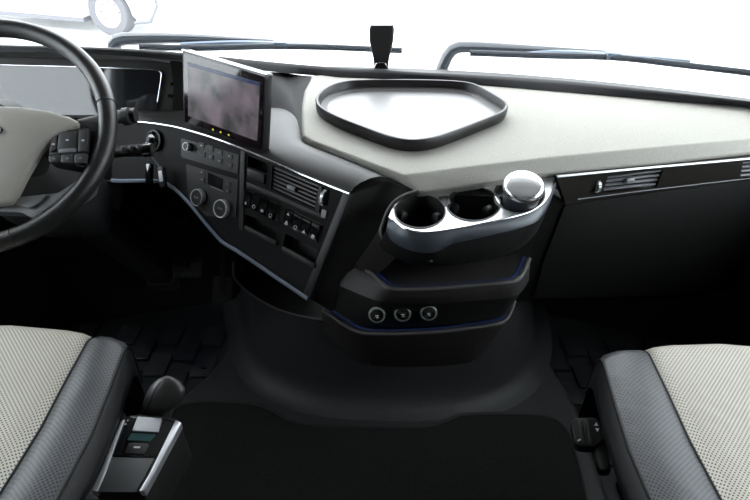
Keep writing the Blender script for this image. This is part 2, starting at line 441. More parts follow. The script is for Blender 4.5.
# --- sill / hood ridge
T = [P(-70, 44, y=1.33), P(0, 45, y=1.33), P(48, 46, y=1.33), P(86, 47, y=1.335), P(137, 49.5, y=1.35), P(182, 53, y=1.38), P(225, 57.5, y=1.46), P(262, 61.3, y=1.57), P(300, 64.8, z=.822),
     P(340, 68, z=.82), P(380, 70, z=.82), P(420, 72.5, z=.82), P(471, 75, z=.82), P(560, 80.6, z=.82), P(660, 91, z=.82), P(750, 101.5, z=.82), P(830, 111, z=.82)]
Lw = [P(-70, 51, y=1.315), P(0, 52, y=1.315), P(48, 52.5, y=1.315), P(86, 53.5, y=1.32), P(137, 57, y=1.335), P(182, 61, y=1.365), P(225, 67, y=1.44), P(262, 70.8, y=1.55), P(300, 74.5, z=.80),
      P(340, 77.5, z=.80), P(380, 79, z=.80), P(420, 81, z=.80), P(471, 84.5, z=.80), P(560, 91.5, z=.80), P(660, 100, z=.80), P(750, 107, z=.803), P(830, 115, z=.803)]
n = 60; Tc, Lc_ = curve(T, n), curve(Lw, n)
mid = [a.lerp(b, .35)+V((0, -.006, .002)) for a, b in zip(Tc, Lc_)]
back = [V((p.x*1.0, max(gy(p.x, .78)-.02, p.y+.02), .785)) for p in Tc]
loft('windscreen_sill', [Lc_, mid, Tc, [a+V((0, .02, -.004)) for a in Tc], back], SILL, DASH, ang=70)
# --- cream pad
top = [(313, 76), (306, 91), (304, 105), (304, 122), (304.5, 135.5), (312, 140), (350, 154.5), (380, 166), (403, 174.5), (424, 172), (470, 166), (540, 158), (666, 146), (750, 139), (840, 131)]
low = [(310, 76), (303, 91), (301.5, 105), (301.5, 123), (302, 138.5), (309, 144.5), (350, 161), (380, 174), (418, 191.5), (430, 191), (470, 185.5), (540, 173.6), (666, 162), (750, 152.5), (840, 143)]
lowo = [-.012, -.012, -.012, -.012, -.012, -.012, -.016, -.02, -.028, -.028, -.028, -.028, -.028, -.028, -.028]
tp = [PAD.px(*q) for q in top]; lo_ = [PAD.px(*q, o) for q, o in zip(low, lowo)]
bm = bmesh.new(); N = len(tp)
bk = [P(x, y-3, z=.80) for x, y in ((830, 113), (750, 106), (660, 99.5), (560, 91), (471, 84), (420, 80.5), (380, 78.5), (340, 77))]
bvs = [bm.verts.new(p) for p in tp]; kv = [bm.verts.new(V((p.x, p.y, PAD.p.z+.023*(p.y-1)))) for p in bk]
bm.faces.new(bvs+kv)
lv = [bm.verts.new(p) for p in lo_]; uv = [bm.verts.new(p+V((0, .012, -.018))) for p in lo_]
for i in range(N-1):
    bm.faces.new((bvs[i], lv[i], lv[i+1], bvs[i+1])); bm.faces.new((lv[i], uv[i], uv[i+1], lv[i+1]))
finish('dash_pad', bm, CREAM, DASH, bev=.004, seg=3, ang=40, bang=15)['label'] = 'cream textured dashboard top pad'
# --- centre top surface (smooth grey), from pad edge to bright strip
inn = [(118, 113), (160, 113.5), (200, 113), (240, 111), (268, 108), (284, 109), (296, 118), (302, 138), (309, 145), (345, 159.5), (370, 170), (388, 178.5)]
otr = [(112, 121), (138, 122), (170, 126), (194, 132), (222, 141), (250, 152.3), (268, 160), (282, 166), (296, 172), (312, 179), (330, 186.2), (348.5, 193.5)]
A = P(349, 193.5, z=.755); Bq = P(170, 126, z=.775); Cq = P(308, 298, d=1.19)
fn = (Bq-A).cross(Cq-A); fn = fn if fn.y < 0 else -fn
FACE = Plane(A, fn, A-Bq)
I3 = curve([PAD.px(x, y, -.014) for x, y in inn], 50); O3 = curve([FACE.px(x, y, .004) for x, y in otr], 50)
rows = []
for f, lift in ((0, 0), (.2, .012), (.45, .016), (.7, .014), (.88, .009), (.96, .004), (1, 0)):
    rows.append([a.lerp(b, f)+V((0, 0, lift)) for a, b in zip(I3, O3)])
rows.append([b-FACE.n*.01-V((0, 0, .012)) for b in O3])
loft('centre_shelf', rows, GREY, DASH, ang=60)['label'] = 'smooth dark grey dashboard surface'
# wall behind the tablet, between shelf and sill
wl_b = curve([PAD.px(x, y, -.014) for x, y in [(172, 113.5), (200, 113), (240, 111), (268, 108), (284, 109), (296, 118), (302, 138)]], 30)
wl_t = curve([P(170, 60.5, y=1.36), P(190, 62.5, y=1.38), P(225, 67.5, y=1.445), P(262, 71.2, y=1.555), P(285, 73, z=.802), P(300, 75, z=.80), P(311, 76, z=.80)], 30)
loft('recess_wall', [wl_b, [a.lerp(b, .5)+V((0, .02, 0)) for a, b in zip(wl_b, wl_t)], wl_t], FACEM, DASH, ang=70)
# --- bright strips
tube('bright_strip', curve([FACE.px(x, y-.3, .006) for x, y in [(100, 121), (138, 122), (170, 126), (194, 132), (222, 141), (250, 152.3), (282, 166), (312, 179), (349.5, 194)]], 60), .0024, CHROME, DASH, n=8)
# --- passenger side
TR0 = P(557, 176.5, z=.752); TR1 = P(750, 158.5, z=.752)
tn = (TR1-TR0).cross(V((0, 0, 1))); tn = tn if tn.y < 0 else -tn
TRIM = Plane(TR0, tn+V((0, 0, -.02)), TR1-TR0)
vent_q = [(608, 176.5), (663.5, 169.5), (656.5, 187.5), (602.5, 193)]
vent_r = [(743, 162), (800, 156), (795, 174), (740, 179)]
th_q = [(592, 180.5), (603.5, 179), (600.5, 190.5), (589, 192)]
holed('trim_panel', [TRIM.px(*q) for q in ((556, 176), (640, 168), (750, 158), (840, 149.5), (840, 170.5), (750, 179.5), (640, 194), (566, 204.5))], [[TRIM.px(*q) for q in vent_q], [TRIM.px(*q) for q in vent_r], [TRIM.px(*q) for q in th_q]], -TRIM.n*.02, BROWN, DASH, ang=30)['label'] = 'dark bronze trim panel'
tube('trim_bright_line', [TRIM.px(x, y, .002) for x, y in ((557, 176.6), (640, 168.5), (750, 158.6), (840, 150))], .0030, SATIN, DASH, n=8)
tube('trim_lower_line', [TRIM.px(x, y, .001) for x, y in ((578, 199.3), (640, 191.2), (750, 178.3), (840, 168))], .0012, SLAT, DASH, n=6)
slab('vent_surround', TRIM, [(586, 178.5), (608, 176), (602.5, 193.5), (582.5, 197)], -.006, -.0015, BLACK, DASH)
def vent(pl, q, parent, nsl, m, tabpx=None, tilt=.5, thick=.0022, depth=.018):
    c = [pl.px(*p) for p in q]
    e = bpy.data.objects.new('air_vent', None); COL.objects.link(e)
    ctr = sum(c, V((0, 0, 0)))/4; e.parent = parent; e.location = ctr-wloc(parent); WORLD[e.name] = ctr
    prism('vent_box', [p-pl.n*.045 for p in c], -pl.n*.002, BLACK, e)
    for k in range(nsl):
        f = (k+.5)/nsl; a = c[0].lerp(c[3], f); b = c[1].lerp(c[2], f)
        up = (c[0]-c[3]).normalized(); d = (pl.n*-1+up*tilt).normalized()*depth; o = -pl.n*.004
        th = up*thick
        prism('slat', [a+o-th, b+o-th, b+o+th, a+o+th], d, m, e, bev=.0008, seg=1)
    if tabpx:
        t0 = pl.px(*tabpx, .0); w_ = (c[1]-c[0]).normalized()
        pbox('tab', Plane(t0, pl.n+V((0, 0, .4)), w_), t0, .022, .010, -.012, .004, SLAT, e, bev=.0015)
    return e
vent(TRIM, vent_q, DASH, 4, SLAT, (630, 180), tilt=.1, thick=.0024, depth=.007)
vent(TRIM, vent_r, DASH, 4, SLAT, None, tilt=.1, thick=.0024, depth=.007)
def thumbwheel(pl, px, py, r, wd, parent):
    c = pl.px(px, py, -.006)
    o = lathe('thumbwheel', c-pl.ex*wd/2, pl.ex, [(r*.8, 0), (r, wd*.2), (r, wd*.8), (r*.8, wd)], SATIN, parent, n=24)
    for k in range(5):
        a = math.radians(-60+30*k); d = pl.n*math.cos(a)+pl.ey*math.sin(a)
        box_c = c+d*r*1.0
        tube('grip', [box_c-pl.ex*wd*.48, box_c+pl.ex*wd*.48], .0011, GLOSSB, o, n=6)
thumbwheel(TRIM, 596.5, 185.5, .015, .010, DASH)
# glovebox panel below
gl = [(563, 205), (640, 194), (750, 179.5), (840, 170.5), (840, 300), (750, 300), (620, 302), (536, 302), (541, 262)]
g3 = [TRIM.px(x, y, -.008 if y < 210 else -.03) for x, y in gl]
GPL = Plane(TRIM.px(640, 194, -.010), TRIM.n+V((0, 0, -.25)), TRIM.ex)
slab('glovebox_door', GPL, [(565, 206), (640, 195), (750, 180.5), (840, 171.5), (840, 290), (750, 292), (640, 296), (533, 299), (543, 262)], -.02, 0, mat('glovebox_black', (.022, .0215, .021), .55, bump=.3, bscale=1200, spec=.3), DASH, bev=.002)
slab('glovebox_side', GPL, [(548, 190), (568, 204), (544, 262), (533, 302), (500, 302), (520, 230)], -.05, -.006, BLACK, DASH, bev=.004)
slab('lower_dash_panel', GPL, [(480, 290), (533, 286), (640, 283), (750, 280), (840, 278), (840, 293), (640, 299), (480, 305)], -.30, -.06, BLACK, DASH)
# --- driver side: lower panel below the cluster and knee panel
kn = [FACE.px(x, y, -.004) for x, y in [(60, 182), (122, 181.5), (163, 183), (182, 197), (202, 219), (222, 242.5), (242, 254.5), (306, 299)]]
kn2 = [p+V((-.02, .26, -.10)) for p in kn]; kn3 = [p+V((-.02, .45, -.42)) for p in kn]
loft('knee_panel', [curve(kn, 40, sharp=True), curve(kn2, 40, sharp=True), curve(kn3, 40, sharp=True)], BLACK, DASH, ang=40)
slab('driver_lower_panel', Plane(P(60, 150, y=1.40), (0, -1, .15)), [(-90, 112), (128, 112), (140, 125), (128, 181), (110, 190), (-90, 190)], -.02, 0, FACEM, DASH, bev=.004)
slab('driver_knee_bolster', Plane(P(40, 215, y=1.42), (0, -1, -.25)), [(-90, 188), (125, 186), (118, 225), (100, 250), (-90, 250)], -.02, 0, BLACK, DASH, bev=.004)
# ledge between cluster and shelf
# --- instrument cluster
CL = thing('instrument_cluster', 'wide dark glass instrument display with a bright edge behind the steering wheel', 'instrument display', P(60, 115, y=1.38))
CLP = Plane(P(160, 90, y=1.385), (-.02, -1, .30))
sc = [(-70, 62), (25, 65), (86, 66.5), (150, 69), (162, 72.5), (160, 89), (156, 111), (150, 114), (81, 115), (-70, 113)]
slab('screen', CLP, sc, -.012, 0, mat('cluster_glass', (.008, .009, .011), .06, coat=.8), CL, r=.004)
tube('bright_edge', [CLP.px(x, y, .002) for x, y in [(-70, 62.5), (25, 65.5), (86, 67), (151, 69.4), (158, 70.3), (161.5, 73), (161, 80), (159.5, 89), (157.5, 102)]], .0016, CHROME, CL, n=8)
slab('surround', CLP, [(-90, 54), (137, 60), (186, 64), (186, 114), (172, 118), (-90, 118)], -.03, -.006, mat('cluster_surround', (.035, .034, .033), .5, bump=.2, bscale=1200, spec=.3), CL, bev=.004)
for x, y in ((173.5, 84), (171, 96)): slab('small_button', CLP, [(x-3, y-1.8), (x+3, y-1.2), (x+2.5, y+2), (x-3.2, y+1.5)], -.008, -.003, GLOSSB, CL)

# --- device standing on the sill in front of the windscreen
def device():
    Y = 1.735; b = P(380, 68, y=Y)
    t = thing('windscreen_sensor', 'black tapered sensor housing standing at the windscreen above the tray', 'sensor', b-V((0, 0, .02)))
    rows = []
    for xl, xr, y, th in ((374.5, 388, 70, .016), (373, 389.5, 58, .020), (371, 391.8, 50, .024), (369.3, 393.5, 41, .026), (369, 394.5, 30, .026), (370.5, 393.5, 25.5, .02)):
        a = P(xl, y, y=Y); c = P(xr, y, y=Y)
        m = [a, c, c+V((0, th*1.2, 0)), a+V((0, th*1.2, 0))]
        rows.append(rnd(m, .008, 3))
    loft('housing', rows, mat('sensor_black', (.012, .011, .012), .4), t, closed=True, caps=True, ang=50)
    q = [P(x, y, y=Y-.004) for x, y in ((375, 67), (376.5, 63.5), (381, 62.5), (385, 63.5), (386.5, 67))]
    tube('wire_clip', curve(q, 16), .0018, CHROME, t, n=8)
device()

# ================================================================ TRAY
def tray():
    pix = [(315.5, 101), (317, 94), (326, 86.5), (340, 81.5), (360, 79.3), (414, 79), (455, 80.3), (475, 83.5), (491, 91.5), (505, 100), (508.5, 105), (503, 112), (480, 121.5), (455, 131), (433, 137.8), (410, 140), (388, 136), (360, 126), (335, 116), (320, 107.5)]
    H = .030; rim = curve([PAD.px(*q, H) for q in pix], 90, closed=True); Nn = PAD.n
    t = thing('dash_tray', 'shallow dark tray with raised rim on the cream dashboard top', 'tray', sum(rim, V((0, 0, 0)))/90-Nn*H)
    dn = lambda poly, h: [p-Nn*h for p in poly]
    i1 = inset(rim, .007, Nn); i2 = inset(rim, .013, Nn); o2 = inset(rim, .004, Nn); i3 = inset(rim, .03, Nn)
    rows = [dn(o2, H-.002), dn(inset(rim, .001, Nn), .02), dn(rim, .004), dn(inset(rim, .002, Nn), 0), dn(i1, 0), dn(inset(rim, .0085, Nn), .003), dn(i2, H-.012), dn(inset(rim, .018, Nn), H-.010), dn(i3, H-.0085)]
    rows[6] = dn(i2, .018); rows[7] = dn(inset(rim, .018, Nn), H-.011)
    o = loft('rim', rows, TRAY, t, closed=True, ang=45)
    prism('tray_floor', dn(inset(rim, .0295, Nn), H-.0086), -Nn*.006, TRAYF, t)
tray()

# ================================================================ CENTRE STACK
def stack():
    t = thing('control_stack', 'black control panel angled towards the driver with knobs, vent and switches', 'control panel', FACE.px(250, 230))
    fx = FACE.px
    v_q = [(272.5, 165.5), (318.5, 184.5), (314.5, 209), (271, 189)]
    p1 = [(245.5, 214), (277, 228.8), (276, 243.5), (244.5, 227)]; p2 = [(285.5, 233.5), (317.5, 250), (314.5, 266), (282.5, 248)]
    p0 = [(247.8, 155.5), (268.3, 163.5), (267.3, 174), (247.4, 166.5)]; tw = [(323, 187), (330.5, 190), (327.5, 205.5), (321, 202.5)]
    disp = [(208, 172.5), (223, 178.5), (222, 190), (207.5, 184)]
    outer = [(112, 122.5), (138, 123), (170, 127), (194, 133), (222, 142), (250, 153.3), (282, 167), (312, 180), (348, 194.5), (307, 297.5), (242, 253.5), (222, 241.5), (202, 217.5), (182, 195.5), (163, 181.5), (112, 180.5)]
    holed('face_panel', [fx(*q) for q in outer], [[fx(*q) for q in h] for h in (v_q, p1, p2, p0, tw)], -FACE.n*.035, FACEM, t, ang=30)
    prism('pocket_back', [fx(x, y, -.034) for x, y in outer], -FACE.n*.004, BLACK, t)
    # framed fields slightly raised
    slab('radio_panel', FACE, [(181, 138), (239, 155), (237.5, 174), (181, 157)], 0, .0015, BLACK, t, r=.004)
    slab('climate_panel', FACE, [(186, 164), (238, 180), (236, 217), (206, 216), (188, 199)], 0, .0015, BLACK, t, r=.004)
    slab('divider', FACE, [(240.5, 150), (245, 152), (243, 231), (238.5, 228)], 0, .003, SOFT, t, bev=.001)
    slab('cross_rail', FACE, [(246, 182), (272, 192), (314, 211), (322, 214), (320, 219), (314, 216), (272, 198), (246, 187.5)], 0, .004, GREY, t, bev=.0015)
    slab('vent_pillar', FACE, [(319, 185.5), (322.5, 187), (319, 213), (315, 211)], 0, .003, GREY, t, bev=.001)
    slab('rail_end', FACE, [(322, 209), (327, 211), (325, 219), (320, 217)], 0, .004, SLAT, t, bev=.001)
    slab('pocket_button', FACE, [(247.2, 168), (264.5, 174.5), (263.8, 184), (247, 178.5)], 0, .005, GREY, t, bev=.001)
    vent(FACE, v_q, t, 6, DSLAT, (292, 188), tilt=.3, thick=.0028)
    thumbwheel(FACE, 325.8, 197.5, .018, .009, t)
    slab('pocket_lip', FACE, [(244, 225), (276.5, 241), (275.5, 246), (243.5, 229.5)], 0, .008, GREY, t, bev=.002)
    slab('pocket_lip', FACE, [(282, 246), (315, 263.5), (313.5, 269), (281, 251)], 0, .008, GREY, t, bev=.002)
    # round knobs
    for x, y, r, nm in ((190.3, 146.8, .0095, 'volume_knob'), (201, 197.5, .0205, 'rotary_knob'), (224.6, 208.5, .0215, 'rotary_knob')):
        c = fx(x, y); k = lathe(nm, c, FACE.n, [(r*.88, .0), (r*.88, .013), (r*.8, .015)], BLACK, t, n=28)
        lathe('silver_ring', c, FACE.n, [(r*.87, .004), (r*1.0, .004), (r*1.0, .013), (r*.96, .0155), (r*.87, .0155)], mat('ring_silver', (.55, .56, .58), .35, .4), k, n=32, ring=True)
        if r > .015:
            for a in range(3): tube('mark', [FACE.at(c, -.006+a*.005, -.002, .0155), FACE.at(c, -.004+a*.005, .003, .0155)], .0006, ICON, k, n=6)
    # small buttons with marks
    for i, (x, y) in enumerate(((202, 145.6), (211, 148.5), (220, 152.3), (230, 156.2), (203, 154), (211, 156.8), (220, 160.8), (230, 165), (202.6, 172), (202.6, 179.5), (228, 184), (228, 190.5))):
        c = fx(x, y); b = pbox('push_button', FACE, c, .019, .0125, 0, .003, SOFT, t, r=.002)
        m = mat('icon_dim', (.16, .16, .165), .5)
        if i % 3 == 0: pbox('icon', FACE, c, .006, .003, .003, .0034, m, b)
        elif i % 3 == 1: tube('icon', [FACE.at(c, -.003, .002, .0033), FACE.at(c, .003, -.002, .0033)], .0008, m, b, n=6)
        else: prism('icon', [FACE.at(c, -.003, -.002, .003), FACE.at(c, .003, -.002, .003), FACE.at(c, 0, .003, .003)], FACE.n*.0004, m, b)
    slab('climate_display', FACE, disp, .0015, .0022, GLOSSB, t)
    tube('display_line', [fx(211, 186.5, .003), fx(223, 191.5, .003)], .0008, SLAT, t, n=6)
    # rocker switches
    sp = (fx(316.4, 231.7)-fx(289.7, 218)).length/3
    rowdir = (fx(316.4, 231.7)-fx(289.7, 218)).normalized()
    RP = Plane(A, FACE.n, rowdir)
    spots = [(248.6, 199, 2), (256.8, 202.5, 0), (265, 206.5, 1), (273.4, 211, 3), (289.5, 218, 4), (298.4, 222.8, 5), (306.9, 227, 6), (316, 231.6, 7)]
    slab('switch_bezel', FACE, [(246, 189.5), (279, 204.5), (277.5, 221.5), (244.5, 206)], 0, .002, BLACK, t, bev=.0008)
    slab('switch_bezel', FACE, [(286, 207.5), (322, 224.5), (319, 242.5), (283.5, 224.5)], 0, .002, BLACK, t, bev=.0008)
    for x, y, kd in spots:
        c = fx(x, y); wd, ht = sp*.86, .036
        up = [(-ht/2, .004), (-ht*.05, .007), (ht*.1, .0068), (ht/2, .010)]   # wedge profile, top edge proud
        rows = []
        for a in (-wd/2, wd/2): rows.append([RP.at(c, a, b, o) for b, o in [(-ht/2, 0)]+up+[(ht/2, 0)]])
        rk = loft('rocker_switch', rows, GLOSSB, t, caps=True, bev=.0008, seg=1, ang=30)
        ic = RP.at(c, 0, -ht*.27); o = .0062
        if kd in (0, 3, 5): tube('icon', [RP.at(ic, .0038*math.cos(a*math.pi/5), .0038*math.sin(a*math.pi/5), o) for a in range(10)], .0008, ICON, rk, closed=True, n=6)
        if kd in (1, 7): pbox('icon', RP, ic, .007, .006, o-.001, o+.0004, ICON, rk)
        if kd in (2,): pbox('icon', RP, ic, .003, .006, o-.001, o+.0004, ICON, rk)
        if kd in (4, 6): prism('icon', [RP.at(ic, -.004, -.0035, o-.0006), RP.at(ic, .004, -.0035, o-.0006), RP.at(ic, 0, .004, o-.0006)], RP.n*.001, ICON, rk)
        if kd in (3, 5, 7, 4): tube('icon', [RP.at(ic, -.004, -.005, o), RP.at(ic, .004, -.005, o)], .0006, ICON, rk, n=6)
        if kd == 4: prism('icon', [RP.at(c, -.003, .007, .0085), RP.at(c, .004, .007, .0085), RP.at(c, .0, .013, .0095)], RP.n*.001, ICON, rk)
    # lower bright trim strip
    lowp = [fx(x, y, .004) for x, y in [(112, 180.5), (122, 181), (150, 181), (163, 182.3), (174, 188.5), (184, 198), (193, 208), (203, 220), (213, 232), (224, 243.2), (242, 254.2), (307, 298.5)]]
    tube('lower_trim_strip', curve(lowp, 70), .0036, STEEL, t, n=8, flat=1.5)
    # end panel closing the stack towards the cup holder console
    E = [A+V((0, 0, .0)), P(388, 179, z=.765), P(417, 191.8, z=.757), P(398, 205, y=1.0), P(383, 231, y=.985), P(368, 252, y=.975), P(350, 294, y=.965), P(332, 313, y=.96), fx(307.5, 299)]
    prism('end_panel', E, V((.012, .06, 0)), BLOCK, t, bev=.006, seg=3)
    slab('face_edge', FACE, [(343, 192.5), (350.5, 194.5), (309, 300), (302, 296)], -.01, .003, BLOCK, t, bev=.0015)
stack()
# lower hanging tray under the control stack
def under_tray():
    t = thing('lower_tray', 'black open tray hanging under the control stack beside the tunnel', 'tray', P(275, 300, y=1.05))
    edge = [(234, 262), (234.5, 275), (240, 284), (254, 296), (276, 308.5), (300, 316), (330, 321)]
    a = curve([P(x, y, y=1.10-.0012*(x-234)) for x, y in edge], 36)
    b = [p+V((.015, .05, -.055)) for p in a]; c = [p+V((.03, .22, -.03)) for p in a]
    loft('bin', [[p+V((.01, .2, .05)) for p in a], [p+V((0, .012, -.006)) for p in a], a, b, c], BLACK, t, ang=50)
    tube('rim', a, .0048, GREY, t, n=8)
under_tray()

# ================================================================ TABLET
def tablet():
    BL = P(183.5, 123, z=.795); BR = P(262.5, 151, z=.785)
    n_ = (BR-BL).cross(V((0, 0, 1))); n_ = n_ if n_.y < 0 else -n_; n_.normalize()
    pl = Plane(BL, n_+V((0, 0, .10)), BR-BL); f = pl.px
    t = thing('tablet_display', 'black tablet with a bright top edge and lit map screen on the dashboard', 'tablet', (BL+BR)/2)
    q = [(182.3, 50), (266, 74.8), (262.5, 151.5), (183.5, 123)]
    prism('case', rnd([f(*p) for p in q], .005), -pl.n*.022, mat('tablet_black', (.010, .010, .011), .3), t, bev=.0015)
    slab('glass', pl, [(183.6, 52.5), (264.5, 77), (261.2, 149), (184.6, 121.5)], 0, .0012, mat('tablet_glass', (.012, .006, .009), .08, coat=.7), t, r=.003)
    m = bpy.data.materials.new('screen_picture'); m.use_nodes = True; nt = m.node_tree; b = nt.nodes['Principled BSDF']; L = nt.links.new
    b.inputs['Base Color'].default_value = (.03, .028, .032, 1); b.inputs['Roughness'].default_value = .16
    tc = nod(nt, 'ShaderNodeTexCoord'); nz = nod(nt, 'ShaderNodeTexNoise'); nz.inputs['Scale'].default_value = 22; nz.inputs['Detail'].default_value = 6
    L(tc.outputs['Object'], nz.inputs['Vector']); r = nod(nt, 'ShaderNodeValToRGB'); L(nz.outputs['Fac'], r.inputs['Fac'])
    e = r.color_ramp.elements; e[0].position = .35; e[0].color = (.03, .045, .03, 1); e[1].position = .72; e[1].color = (.36, .29, .35, 1); x = e.new(.5); x.color = (.19, .165, .19, 1)
    L(r.outputs['Color'], b.inputs['Emission Color']); b.inputs['Emission Strength'].default_value = .06
    s = slab('screen', pl, [(187.3, 62), (260, 82.5), (257.2, 141.3), (188.2, 115.8)], .0011, .0016, m, t)
    slab('title_bar', pl, [(187.3, 62), (260, 82.5), (259.8, 86.5), (187.4, 65.8)], .0015, .0019, mat('screen_blue', (.012, .016, .04), .2, emit=(.06, .09, .25), estr=.025), s)
    tube('bright_edge', [f(182.3, 49.8, -.004), f(224, 62.2, -.004), f(266, 74.6, -.004), f(271, 75.9, -.020)], .0017, CHROME, t, n=8)
    for x, y in ((213, 129.6), (220.6, 132.2), (228.7, 135)):
        c = f(x, y, .0013); pbox('icon', pl, c, .0042, .0042, 0, .0004, YEL, t, r=.001)
    c = f(225, 120, -.03); tube('mount', [c, c+V((.02, .05, -.02)), c+V((.03, .10, -.05))], .014, BLACK, t)
tablet()

# ================================================================ CUP HOLDER CONSOLE
def pod():
    t = thing('console', 'black tiered console with cup holders, blue lit shelves and three sockets', 'console', (.15, 1.05, .34))
    N_ = 56
    def row(pix, z, endz=None):
        p = [P(x, y, z=(z if not isinstance(z, list) else z[i])) for i, (x, y) in enumerate(pix)]
        return p
    def wrap(p, n=N_, sharp=False):
        c = curve(p, n, sharp=sharp); a, b = c[0], c[-1]
        return [a+V((-.02, .12, 0))]+c+[b+V((.015, .14, 0))]
    Z0 = .74
    outer = curve([P(*q, z=Z0) for q in [(388.5, 217.5), (393, 219), (400, 225.5), (410, 230), (424, 232), (440, 230.8), (465, 226.8), (490, 221.5), (515, 216), (532, 210.5), (543, 203), (550, 192), (556, 177)]], 60)
    inner = [P(*q, z=Z0) for q in [(553, 168), (520, 170), (492, 178), (444, 187), (418, 192), (402, 198.5), (393, 206.5)]]
    PL = Plane((0, 0, Z0), (0, 0, 1))
    def ell(px, py, rx, ry, n=36): return [P(px+rx*math.cos(2*math.pi*k/n), py+ry*math.sin(2*math.pi*k/n), z=Z0) for k in range(n)]
    cups = [ell(420, 212, 25.5, 16.5), ell(473.5, 204.5, 27, 16.8), ell(519.5, 194.5, 25.5, 18)]
    holed('cup_plate', outer+inner, cups, (0, 0, -.006), SATIN, t, ang=30)['label'] = 'silver cup holder plate'
    slab('clip_gap', PL, [(438, 197), (448, 196), (451, 203), (444, 207)], -.01, .0015, BLACK, t, r=.004)
    for cp in cups:
        c = sum(cp, V((0, 0, 0)))/len(cp)
        sc_ = lambda f, z: [V((c.x+(p.x-c.x)*f, c.y+(p.y-c.y)*f, z)) for p in cp]
        o = loft('cup_well', [sc_(1.02, Z0+.0015), sc_(.975, Z0+.002), sc_(.96, Z0-.004), sc_(.92, Z0-.075), sc_(.5, Z0-.078), sc_(.02, Z0-.078)], BLACK, t, closed=True, ang=50)
        for a in (.6, 2.4, 4.4):
            d = V((math.cos(a), math.sin(a), 0)); lathe('grip_pad', c+d*.045+V((0, 0, -.028)), -d, [(.012, -.004), (.011, .006), (.006, .009)], RUBBER, o, n=12)
    # surround behind the plate on the left
    fr = [(419, 191), (405, 195.5), (394, 202.5), (387.5, 212), (383, 224), (381, 232), (387, 244), (400, 253), (416, 258.5), (432, 260)]
    frp = curve([P(x, y, y=.985-.0022*i*i*.55) for i, (x, y) in enumerate(fr)], 40)
    tube('plate_frame', frp, .0046, RIMG, t, n=8)
    # blue-grey band
    lower = curve([P(x, y, z=z) for x, y, z in [(386, 230, .715), (391, 240, .705), (402, 247.5, .70), (416, 252, .698), (430, 253, .698), (442, 250, .702), (453, 244, .708), (490, 235.5, .715), (515, 229.5, .718), (535, 222.5, .72), (545, 212, .722), (551, 200, .724), (556, 186, .725)]], 60)
    bulge = [a.lerp(b, .45)+V((0, -.006, 0)) for a, b in zip(outer, lower)]
    loft('satin_band', [[p+V((0, .004, .0)) for p in outer], [p+V((0, -.0015, -.003)) for p in outer], bulge, lower, [p+V((0, .012, -.004)) for p in lower]], BLUEGREY, t, ang=60)['label'] = 'satin blue-grey band'
    tube('bright_rim', [p+V((0, -.001, .0)) for p in outer], .0016, CHROME, t, n=8)
    # upper body under the band
    ub = curve([P(x, y, z=.652) for x, y in [(378, 246), (392, 256), (412, 264), (440, 266), (470, 263), (500, 257), (522, 247), (536, 233), (545, 215)]], 60)
    ub2 = [p+V((0, .10, .0)) for p in ub]
    wr = lambda c: c+[c[-1]+V((.012, .13, 0))]
    loft('upper_body', [wr([p+V((0, .006, -.002)) for p in lower]), wr([a.lerp(b, .5)+V((0, -.004, 0)) for a, b in zip(lower, ub)]), wr(ub), wr(ub2)], FACEM, t, ang=50)
    # back panel behind the recess
    box('back_panel', (-.05, 1.04, .44), (.30, 1.10, .735), BLACK, t)
    prism('left_wall', [P(x, y, y=d) for x, y, d in ((382, 229, .965), (390, 246, .95), (400, 254, .945), (384, 270, .945), (372, 276, .945), (354, 268, .955), (366, 252, .965))], V((.004, .05, 0)), PODM, t, bev=.002)
    # shelf 2
    s2 = curve([P(x, y, z=.60) for x, y in [(352, 262), (362, 268), (374, 275.5), (383, 283.5), (392, 289), (420, 289.5), (460, 287), (500, 283.5), (514, 281.5), (521, 277), (525.5, 269), (529.5, 259)]], N_)
    f2 = curve([P(x, y, z=.562) for x, y in [(340, 286), (352, 291), (366, 297), (378, 301), (392, 303.5), (420, 304), (460, 302.5), (500, 299), (513, 296.5), (521, 292), (525, 287), (529, 280)]], N_)
    p3 = curve([P(x, y, z=.486) for x, y in [(332, 309), (345, 317), (356, 322), (368, 325), (392, 326), (420, 326), (448, 325), (485, 320), (500, 317), (506, 313), (510, 307), (515, 298)]], N_)
    w2 = lambda c: [c[0]+V((-.01, .10, 0))]+c+[c[-1]+V((.012, .12, 0))]
    inw = lambda c, d, dz: [V((p.x+(.16-p.x)*d*.5, p.y+d*.25, p.z+dz)) for p in c]
    loft('middle_shelf', [w2(inw(s2, .55, -.012)), w2(inw(s2, .06, -.012)), w2(inw(s2, .05, 0)), w2(s2), w2([a.lerp(b, .3)+V((0, -.004, 0)) for a, b in zip(s2, f2)]), w2(f2), w2([p+V((0, .006, -.004)) for p in f2])], PODM, t, ang=50)
    e0, e1, e2 = lower[-1]+V((0, .006, -.004)), ub[-1], s2[-1]
    sp_rows = [[e0, e0.lerp(e0+V((.012, .13, 0)), 1)], [e1, e1+V((.012, .13, 0))], [e1.lerp(e2, .5)+V((-.006, 0, 0)), e1.lerp(e2, .5)+V((.006, .13, 0))], [e2, e2+V((.012, .12, 0))]]
    th_ = V((-.02, .02, 0))
    loft('side_wall', [[r[0]+th_]+r for r in sp_rows], PODM, t, ang=40)
    tube('shelf_rim', s2, .0042, RIMG, t, n=8)
    tube('blue_line', inw(s2, .075, -.006), .0016, BLUE, t, n=6)['label'] = 'blue lit line along the shelf'
    loft('socket_panel', [w2([p+V((0, .005, -.003)) for p in f2]), w2([a.lerp(b, .5) for a, b in zip(f2, p3)]), w2(p3)], BLACK, t, ang=50)
    s3 = curve([P(x, y, z=.478) for x, y in [(322, 310), (333, 317), (346, 326), (357, 331.5), (370, 334), (400, 334), (440, 332), (480, 327), (500, 323.5), (507, 319), (511, 312), (515, 301)]], N_)
